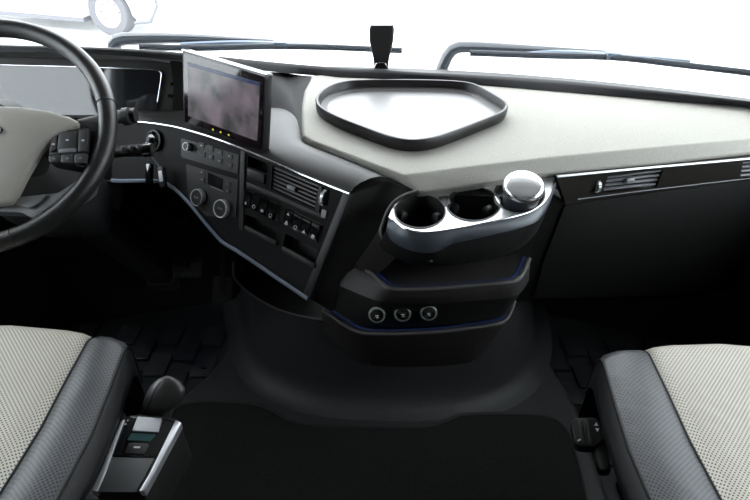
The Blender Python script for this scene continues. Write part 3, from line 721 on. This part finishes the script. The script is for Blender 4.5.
    b3 = curve([P(x, y, z=.352) for x, y in [(322, 330), (335, 343), (350, 355), (360, 362), (375, 366), (400, 367), (440, 366), (466, 363.5), (477, 358.5), (488, 348), (495, 338), (502, 326)]], N_)
    loft('lower_bin', [w2(inw(s3, .30, -.02)), w2(inw(s3, .06, -.02)), w2(inw(s3, .05, 0)), w2(s3), w2([a.lerp(b, .25)+V((0, -.004, 0)) for a, b in zip(s3, b3)]), w2(b3), w2([p+V((0, .02, -.008)) for p in b3]), w2([V((p.x, p.y+.2, .35)) for p in b3])], PODM, t, ang=50)
    tube('bin_rim', s3, .0036, RIMG, t, n=8)
    tube('blue_line', inw(s3, .06, -.003), .0016, BLUE, t, n=6)
    # three round sockets
    for x, y in ((377, 314), (402.5, 312.8), (428.5, 311.8)):
        c = P(x, y, y=.905); nn = V((0, -1, .25)).normalized()
        s = lathe('socket_cap', c, nn, [(.0145, -.02), (.0145, .004), (.0125, .008), (.009, .0085), (.008, .006)], GLOSSB, t, n=28)
        lathe('socket_ring', c, nn, [(.0146, .0015), (.0178, .0015), (.0178, .0065), (.0146, .0085)], mat('ring_grey', (.34, .40, .33), .3, .5), s, n=28, ring=True)
        sp_ = Plane(c+nn*.0088, nn); pbox('mark', sp_, sp_.p, .007, .0022, 0, .0005, ICON, s); pbox('mark', sp_, sp_.at(sp_.p, .001, -.004), .004, .002, 0, .0005, ICON, s)
    # cup lid / ashtray in the third well
    c3 = sum(cups[2], V((0, 0, 0)))/36
    a = thing('ashtray', 'round ashtray with a shiny silver lid in the right-hand cup holder', 'ashtray', c3-V((0, 0, .07)))
    topc = P(523.5, 186.5, z=.782); ax = (topc-(c3-V((0, 0, .06)))).normalized(); ax = (ax+V((.0, -.10, .6))).normalized()
    hh = .036; R_ = .040
    lathe('body', topc, ax, [(R_*.70, -.10), (R_*.93, -.016), (R_*.97, -.008)], mat('ashtray_bluegrey', (.030, .034, .042), .35), a, n=40)
    lid = lathe('lid', topc, ax, [(R_*.97, -.008), (R_*1.0, -.004), (R_*.99, .002), (R_*.93, .007), (R_*.7, .0095), (R_*.3, .011), (.001, .0112)], mat('lid_silver', (.78, .78, .79), .22, .85), a, n=40, ang=60)
    tp_ = Plane(topc+ax*.010, ax, V((1, 0, 0)))
    for s1, s2_ in (((-.026, .014), (-.012, .024)), ((-.012, .024), (.014, .020)), ((.014, .020), (.024, .012))):
        tube('lid_groove', [tp_.at(tp_.p, *s1, -.0016), tp_.at(tp_.p, *s2_, -.0018)], .0016, mat('groove_grey', (.2, .2, .21), .4, .5), lid, n=6)
    tube('hinge_seam', [topc+ax*-.006+(tp_.ex*math.cos(q)+tp_.ey*math.sin(q))*R_*1.0 for q in [math.radians(190+k*10) for k in range(17)]], .0012, BLACK, lid, n=6)
pod()

# ================================================================ STEERING
WC = V((-.719, .963, .880)); wa, wb = .845, .116
WN = V((math.sin(wb)*math.cos(wa), -math.cos(wb)*math.cos(wa), math.sin(wa)))
WP = Plane(WC, WN)
def steering():
    t = thing('steering_wheel', 'black leather steering wheel with a cream airbag pad', 'steering wheel', WC)
    R_, r_ = .2185, .0165
    rows = []; NN, M = 96, 16
    for i in range(NN):
        a = 2*math.pi*i/NN; d = WP.ex*math.cos(a)+WP.ey*math.sin(a)
        rows.append([WC+d*(R_+r_*math.cos(2*math.pi*j/M))+WN*(r_*1.15*math.sin(2*math.pi*j/M)) for j in range(M)])
    rows.append(rows[0]); rim = loft('rim', rows, LEATHER, t, closed=True, ang=80)
    def ring(px, py):
        q = WP.px(px, py); a = math.atan2((q-WC).dot(WP.ey), (q-WC).dot(WP.ex)); d = WP.ex*math.cos(a)+WP.ey*math.sin(a)
        tube('seam_ring', [WC+d*(R_+(r_+.0004)*math.cos(2*math.pi*j/20))+WN*((r_+.0004)*1.15*math.sin(2*math.pi*j/20)) for j in range(20)], .0009, BLACK, rim, closed=True, n=6)
    ring(105, 104); ring(14, 236)
    # stitching on the inside of the rim
    bm = bmesh.new()
    for i in range(300):
        a = 2*math.pi*i/300; d = WP.ex*math.cos(a)+WP.ey*math.sin(a); e = -WP.ex*math.sin(a)+WP.ey*math.cos(a)
        c = WC+d*(R_-r_*.93)+WN*(r_*.45)
        p = [c+e*.0016+WN*.003, c-e*.0004+WN*.003+d*.0005, c-e*.0014-WN*.003, c+e*.0006-WN*.003]
        bm.faces.new([bm.verts.new(x-d*.001) for x in p])
    st = finish('stitching', bm, mat('stitch_grey', (.10, .10, .105), .6), rim, weld=0); st['kind'] = 'stuff'
    O = .022
    pad = [(-95, 112), (-60, 106), (-20, 105), (20, 106.5), (50, 111), (68, 116), (77, 120.5), (76.5, 125), (60, 135), (48, 142), (38, 154), (24, 178), (13, 200), (8, 203), (-20, 206), (-60, 206), (-95, 205), (-112, 150)]
    base = [WP.px(x, y, O) for x, y in pad]
    loft('airbag_pad', [[p-WN*.014 for p in base], [p-WN*.004 for p in base], [p+WN*.001 for p in inset(base, .002, WN)], [p+WN*.0035 for p in inset(base, .006, WN)]], PADCREAM, t, closed=True, caps=True, ang=45)['label'] = 'cream airbag pad'
    # lettering on the pad
    cu = bpy.data.curves.new('lettering', 'FONT'); cu.body = 'VOLVO'; cu.align_x = 'CENTER'; cu.align_y = 'CENTER'; cu.size = .024; cu.extrude = .0008; cu.space_character = 1.0
    tmp = bpy.data.objects.new('lettering_tmp', cu); COL.objects.link(tmp); bpy.context.view_layer.update()
    me = bpy.data.meshes.new_from_object(tmp.evaluated_get(bpy.context.evaluated_depsgraph_get())); bpy.data.objects.remove(tmp, do_unlink=True)
    xs = [v.co.x for v in me.vertices]; wx = max(xs)
    end = WP.px(3.0, 131, O+.0056); 
    ey2 = WP.ey; ex2 = WP.ex
    org = end-ex2*wx*1.15
    me.transform(Matrix(((ex2.x*1.15, ey2.x, WN.x, org.x), (ex2.y*1.15, ey2.y, WN.y, org.y), (ex2.z*1.15, ey2.z, WN.z, org.z), (0, 0, 0, 1))))
    me.materials.clear(); me.materials.append(CHROME); link_mesh('lettering', me, t)
    # spoke with buttons
    slab('side_spoke', WP, [(40, 150), (52, 128), (78, 119), (104, 122), (108, 150), (98, 168), (84, 167), (46, 160)], -.03, .008, BLACK, t, r=.01, bev=.004)
    KEYM = mat('key_grey', (.035, .035, .036), .35)
    kp = [(60, 131), (89, 128), (88, 153), (48, 155)]
    slab('key_pad', WP, kp, .006, .020, BLACK, t, r=.004, bev=.003)
    for q, m in (([(59, 132.5), (77, 130), (76, 148), (57, 149.5)], KEYM), ([(79, 130), (88, 129), (87, 151), (78, 151.5)], KEYM), ([(51, 141), (57.5, 134), (55.5, 150), (49.5, 152)], KEYM), ([(48.5, 155.5), (60, 154.5), (59, 162), (49, 162)], KEYM), ([(61, 154.5), (73.5, 153.8), (73, 163), (60.5, 162.3)], KEYM), ([(74.5, 153.8), (87, 153), (86, 163), (74, 163)], KEYM)):
        b = slab('wheel_button', WP, q, .014, .0235, m, t, r=.003, bev=.0012)
        cx, cy = sum(p[0] for p in q)/4, sum(p[1] for p in q)/4
        c = WP.px(cx, cy, .0236); pbox('mark', WP, c, .005, .003, 0, .0004, ICON if cy < 150 else SLAT, b)
    slab('key_accent', WP, [(58.5, 149), (76.5, 147.5), (76, 151.5), (58, 152.5)], .014, .0242, SLAT, t, bev=.001)
    # lower spoke
    lsp = [(-40, 203), (14, 203.5), (24, 197.5), (46, 194), (58, 193), (78, 180), (96, 170), (92, 190), (60, 214), (40, 221), (28, 216), (22, 212.5), (-40, 210)]
    slab('lower_spoke', WP, lsp, -.018, .006, mat('spoke_grey', (.15, .15, .155), .38, .3), t, r=.006, bev=.004)
    slab('spoke_plate', WP, [(13, 203), (20, 197), (46, 194), (40, 202), (30, 208)], .004, .011, mat('spoke_plate_grey', (.22, .22, .225), .35, .4), t, r=.004, bev=.002)
    lathe('hub', WC-WN*.07, WN, [(.06, -.02), (.075, .0), (.08, .05), (.06, .07)], BLACK, t, n=32)
    # column with stalks
    c = thing('steering_column', 'black steering column with control stalks running down to the floor', 'steering column', WC-WN*1.30)
    ax = -WN; s_, u_ = WP.ex, WP.ey
    mat('column_black', (.04, .04, .041), .45); mat('stalk_grey', (.05, .05, .052), .4)
    def sect(d, hw, hh, off=0): return rnd([WC+ax*d+s_*a*hw+u_*(b*hh+off) for a, b in ((-1, -1), (1, -1), (1, 1), (-1, 1))], min(hw, hh)*.5, 4)
    loft('shroud', [sect(.075, .085, .06), sect(.12, .10, .075), sect(.26, .095, .08, -.01), sect(.40, .085, .07, -.01), sect(.46, .06, .05)], MATS['column_black'], c, closed=True, caps=True, ang=50)
    loft('column_tube', [sect(.44, .052, .04), sect(.8, .046, .04), sect(1.18, .044, .04)], MATS['column_black'], c, closed=True, caps=True, ang=50)
    loft('foot_flange', [sect(1.14, .05, .046), sect(1.17, .062, .056), sect(1.24, .064, .058)], MATS['stalk_grey'], c, closed=True, caps=True, ang=40)
    def stalk(pts, rad, d):
        cc = curve([P(x, y, d=d_) for (x, y), d_ in zip(pts, d)], 16)
        return tube('stalk', cc, [rad[0]+(rad[1]-rad[0])*i/15 for i in range(16)], SOFT, c, n=12, flat=.8)
    k = stalk([(84, 160), (118, 152), (140, 150.5), (153, 149.5)], (.011, .0155), (1.13, 1.13, 1.12, 1.12))
    for x, y in ((124, 150.5), (132, 149.5), (140, 149)):
        q = P(x, y, d=1.108); lathe('stalk_button', q-V((0, .0, -.004)), (0, -.6, .8), [(.006, -.008), (.006, .002), (.004, .003)], mat('stalk_grey', (.05, .05, .052), .4), k, n=12)
    tube('end_cap', [P(144, 150.2, d=1.119), P(152, 149.6, d=1.119)], 0.0165, GLOSSB, k, n=14, flat=.85)
    k2 = stalk([(80, 124), (105, 119), (125, 116), (136, 115)], (.012, .018), (1.15, 1.15, 1.14, 1.14))
    tube('end_cap', [P(124, 117, d=1.13), P(130, 116, d=1.13)], .0205, SOFT, k2, n=14, flat=.85)
steering()
def ignition():
    c = FACE.px(155, 140.5, .002)
    t = thing('ignition_switch', 'round ignition switch in the dark panel beside the control stalk', 'ignition', c)
    lathe('barrel', c, FACE.n, [(.022, -.01), (.022, .006), (.014, .012), (.008, .012)], GLOSSB, t, n=28)
    lathe('bezel', c, FACE.n, [(.022, .0), (.027, .0), (.026, .006), (.022, .007)], SOFT, t, n=32, ring=True)
    k = thing('key_set', 'bunch of keys with a silver tag hanging from the ignition', 'keys', P(153, 180, d=1.3))
    h = c+FACE.n*.018
    pl = Plane(h, FACE.n)
    tube('key_ring', [h+pl.ex*.011*math.cos(a*.3142)+pl.ey*(.011*math.sin(a*.3142)-.016) for a in range(20)], .0012, CHROME, k, closed=True, n=6)
    pbox('ignition_key', pl, pl.at(h, 0, -.004), .010, .022, -.003, .003, mat('key_steel', (.06, .06, .063), .6, .3), k, r=.003, bev=.001)
    f1 = Plane(h, FACE.n, pl.ex+pl.ey*.18); f2 = Plane(h, FACE.n, pl.ex+pl.ey*.42)
    c1 = FACE.px(149.5, 174, .022); c2 = FACE.px(162.5, 177, .022)
    pbox('key_fob', f1, c1, .018, .050, -.006, .006, GLOSSB, k, r=.006, bev=.002)
    f = pbox('key_fob', f2, c2, .019, .050, -.005, .005, BLACK, k, r=.006, bev=.002)
    pbox('silver_tag', f2, f2.at(c2, .0, .002), .012, .026, .005, .0058, SATIN, f, r=.002)
    tube('chain_link', [h+pl.ey*-.026, FACE.px(150, 164, .02)], .0014, MATS['key_steel'], k, n=6); tube('chain_link', [h+pl.ey*-.026, FACE.px(159, 166, .02)], .0014, MATS['key_steel'], k, n=6)
ignition()

# ================================================================ SEATS
def seat(sx, label, xin, yf0, seam, zt):
    """sx: -1 left, +1 right; xin = inner edge |x|; seam = |x| of inner seam"""
    W = .56; xo = xin+W; c = xin+W/2
    t = thing('driver_seat' if sx < 0 else 'passenger_seat', label, 'seat', (sx*c, .45, -.14))
    bw = seam-xin
    # columns: |x| offsets from inner edge, z offset, kind
    colx = []
    skirt = [(.085, -.17), (.045, -.10), (.012, -.055), (-.006, -.034)]
    bol = [(-.006, -.015), (.013, .001), (.027, .006), (.055, .008), (.08, .004), (bw-.010, -.002), (bw-.002, -.007)]
    crm = [(bw, -.009), (bw+.004, -.004), (bw+.02, .001), (bw+.06, .002), (W/2, .003)]
    half = skirt+bol+crm
    full = half+[(W-a, b) for a, b in reversed(half[:-1])]
    nsk, nb = len(skirt), len(bol)
    def yf(a):
        e = min(a, W-a); r = .035
        base = yf0-.05*((a-W/2)/(W/2))**2
        if e < r: base -= (1-math.sqrt(max(0, 1-((r-max(e, -.0))/r)**2)))*.035
        return base
    rowsF = []
    for a, b in full:
        yfr = yf(a); z = zt+b; path = []
        for k in range(7):
            y = .20+(yfr-.03-.20)*k/6; path.append(V((sx*(xin+a), y, z-.010*math.sin(k/6*math.pi)*(1 if bw < a < W-bw else .3))))
        for k in range(1, 8):
            th = k/7*math.radians(86); R1 = .03
            path.append(V((sx*(xin+a), yfr-R1+R1*math.sin(th), z-R1+R1*math.cos(th))))
        path.append(V((sx*(xin+a), yfr+.002, z-.11))); path.append(V((sx*(xin+a), yfr-.01, max(z-.17, zt-.19))))
        rowsF.append(path)
    for (a, b), path in zip(full, rowsF):
        for p in path:
            k = min(1, max(0, (p.y-.55)/.22)); k = k*k*(3-2*k)
            p.x += sx*.022*k*(1-2*a/W)
    n1, n2 = nsk+1, nsk+nb; M = len(full)
    SM = dict(ang=70)
    def part(nm, i0, i1, m): return loft(nm, rowsF[i0:i1], m, t, **SM)
    part('side_skirt', 0, n1+1, SEATBLK); part('bolster', n1, n2+1, PGREY); part('cushion_centre', n2, M-n2, PCREAM)
    part('bolster', M-n2-1, M-n1, PGREY); part('side_skirt', M-n1-1, M, SEATBLK)
    tube('piping', [p+V((0, 0, .001)) for p in rowsF[n1][:-1]], .0032, SEATBLK, t, n=8)
    tube('seam', [p+V((0, 0, .0015)) for p in rowsF[n2][:-1]], .0022, SEATBLK, t, n=8)
    tube('seam', [p+V((0, 0, .0015)) for p in rowsF[M-n2-1][:-1]], .0022, SEATBLK, t, n=8)
    # base, backrest, headrest
    a, b = sorted((sx*(xin+.24), sx*(xo-.05)))
    box('seat_base', (a, .22, -.14), (b, .66, zt-.15), BLACK, t, bev=.02)
    def bs(y, z, hw, th): return rnd([V((sx*c-hw, y-th/2, z)), V((sx*c+hw, y-th/2, z)), V((sx*c+hw, y+th/2, z)), V((sx*c-hw, y+th/2, z))], th*.45, 4)
    loft('backrest', [bs(.20, zt-.08, .24, .12), bs(.17, zt+.08, .27, .15), bs(.08, zt+.42, .26, .13), bs(.02, zt+.66, .22, .10), bs(.015, zt+.68, .18, .06)], SEATBLK, t, closed=True, caps=True, ang=50)
    loft('headrest', [bs(.02, zt+.70, .12, .06), bs(.02, zt+.73, .15, .09), bs(.01, zt+.86, .15, .09), bs(.01, zt+.89, .11, .05)], SEATBLK, t, closed=True, caps=True, ang=50)
    return t
seat(-1, 'cream and grey perforated driver seat beside the gear selector', .418, .826, .520, .55)
seat(1, 'cream and grey perforated passenger seat with a black lever at its side', .387, .826, .508, .55)

# ================================================================ GEAR SELECTOR
def gear():
    Z = .50; pl = Plane(P(140, 440, z=Z), (0, -.12, 1), (1, 0, 0))
    t = thing('gear_selector', 'gear selector console with chrome edges and a black leather knob', 'gear selector', pl.px(140, 440)-V((0, 0, .1)))
    f = pl.px
    outl = [(121.5, 421), (128, 415.5), (140, 414), (166, 416), (178, 419), (181, 424), (152, 474), (143, 492), (92, 492), (100, 474)]
    slab('body', pl, outl, -.11, -.002, SOFT, t, r=.006, bev=.003)
    slab('gloss_panel', pl, [(124, 420), (130, 416.5), (166, 418), (175, 421.5), (155, 457), (109.5, 456)], -.004, .001, GLOSSB, t, r=.004, bev=.001)
    slab('grey_panel', pl, [(109, 457), (154.5, 458), (136, 492), (96, 492)], -.004, .0005, mat('gear_grey', (.045, .046, .048), .5, bump=.2), t, bev=.001)
    for q in ([(120.5, 421.5), (124.5, 418.5), (104.5, 474), (97, 491), (91, 491), (99.5, 473)], [(175.5, 419.5), (181.5, 422.5), (154, 474), (144.5, 491), (139, 491), (149.5, 473)]):
        slab('chrome_edge', pl, q, -.012, .004, SATIN, t, bev=.0015)
    slab('lever_plate', pl, [(137.5, 416.5), (162, 418), (158, 432), (132, 430.5)], 0, .005, SATIN, t, r=.002, bev=.0012)
    slab('teal_reflection_patch', pl, [(131, 433), (155, 434.5), (150.5, 441), (127, 440)], 0, .0025, mat('teal_reflection_glass', (.02, .06, .06), .08, coat=.6), t, r=.001)  # teal reflection on the gloss panel, put into this patch's base colour
    b = slab('park_button', pl, [(128.5, 442.5), (149, 443.5), (144.5, 454), (124.5, 453)], 0, .004, SOFT, t, r=.002, bev=.001)
    c = pl.px(137, 447.3, .0042); pbox('mark', pl, c, .010, .0028, 0, .0004, ICON, b)
    for x, y in ((131, 416.8), (128, 420.5), (125.6, 424.3)): pbox('icon', pl, f(x, y, .001), .0028, .0028, 0, .0005, ICON, t)
    # knob
    rows = []
    for xl, xr, y, ry in ((141, 164, 417, .009), (141, 166, 412, .011), (141.5, 172, 408, .014), (142.5, 180, 403, .017), (144.5, 184.5, 397.5, .019), (147, 185.5, 391.5, .019), (150, 183, 386.5, .017), (154.5, 178, 382, .0125), (159, 173, 379, .008), (164, 169, 377.3, .003)):
        a = P(xl, y, y=.655+(415-y)*.0006); b = P(xr, y, y=.655+(415-y)*.0006); c = (a+b)/2; h = (b-a)/2
        rows.append([c+h*math.cos(k*math.pi/14)+V((0, ry*math.sin(k*math.pi/14), 0)) for k in range(28)])
    k = loft('knob', rows, mat('knob_leather', (.026, .025, .024), .38, bump=.15, bscale=700), t, closed=True, caps=True, ang=70)
    tube('knob_seam', curve([r[18] for r in rows[1:-1]], 20), .0008, BLACK, k, n=6)
    lathe('collar', P(151.5, 416, y=.655)-V((0, 0, .004)), (0, 0, 1), [(.021, -.004), (.021, .004), (.018, .006)], CHROME, t, n=28, sy=.7)
gear()
def lever():
    pl = Plane(P(586, 432, z=.46), (-.25, -.35, 1), (1, .0, 0))
    t = thing('seat_lever', 'black ribbed seat adjuster with white arrows beside the passenger seat', 'lever', pl.px(586, 432)-V((0, 0, .04)))
    slab('handle', pl, [(570.5, 421), (575, 417.5), (596, 417), (602, 426), (601, 442), (594, 447), (579, 446), (574.5, 442)], -.035, 0, BLACK, t, r=.006, bev=.004)
    for q in ([(577, 419), (580.5, 419), (585, 443.5), (581.5, 443.5)], [(585, 418.5), (588.5, 418.5), (592.5, 443), (589, 443)]):
        slab('rib', pl, q, 0, .004, GREY, t, bev=.0015)
    for q in ([(594, 425.5), (596.3, 422.2), (598.3, 425.8)], [(595.2, 428.2), (599.2, 428.4), (597.7, 431.8)]): slab('arrow', pl, q, 0, .0008, mat('arrow_white', (.7, .7, .7), .5), t)
    slab('mark', pl, [(577.5, 440), (580.5, 438.5), (581, 439.5), (578, 441)], 0, .0045, ICON, t)
    slab('bracket', pl, [(592, 440), (606, 438), (612, 470), (600, 470)], -.05, -.012, BLACK, t, bev=.004)
lever()
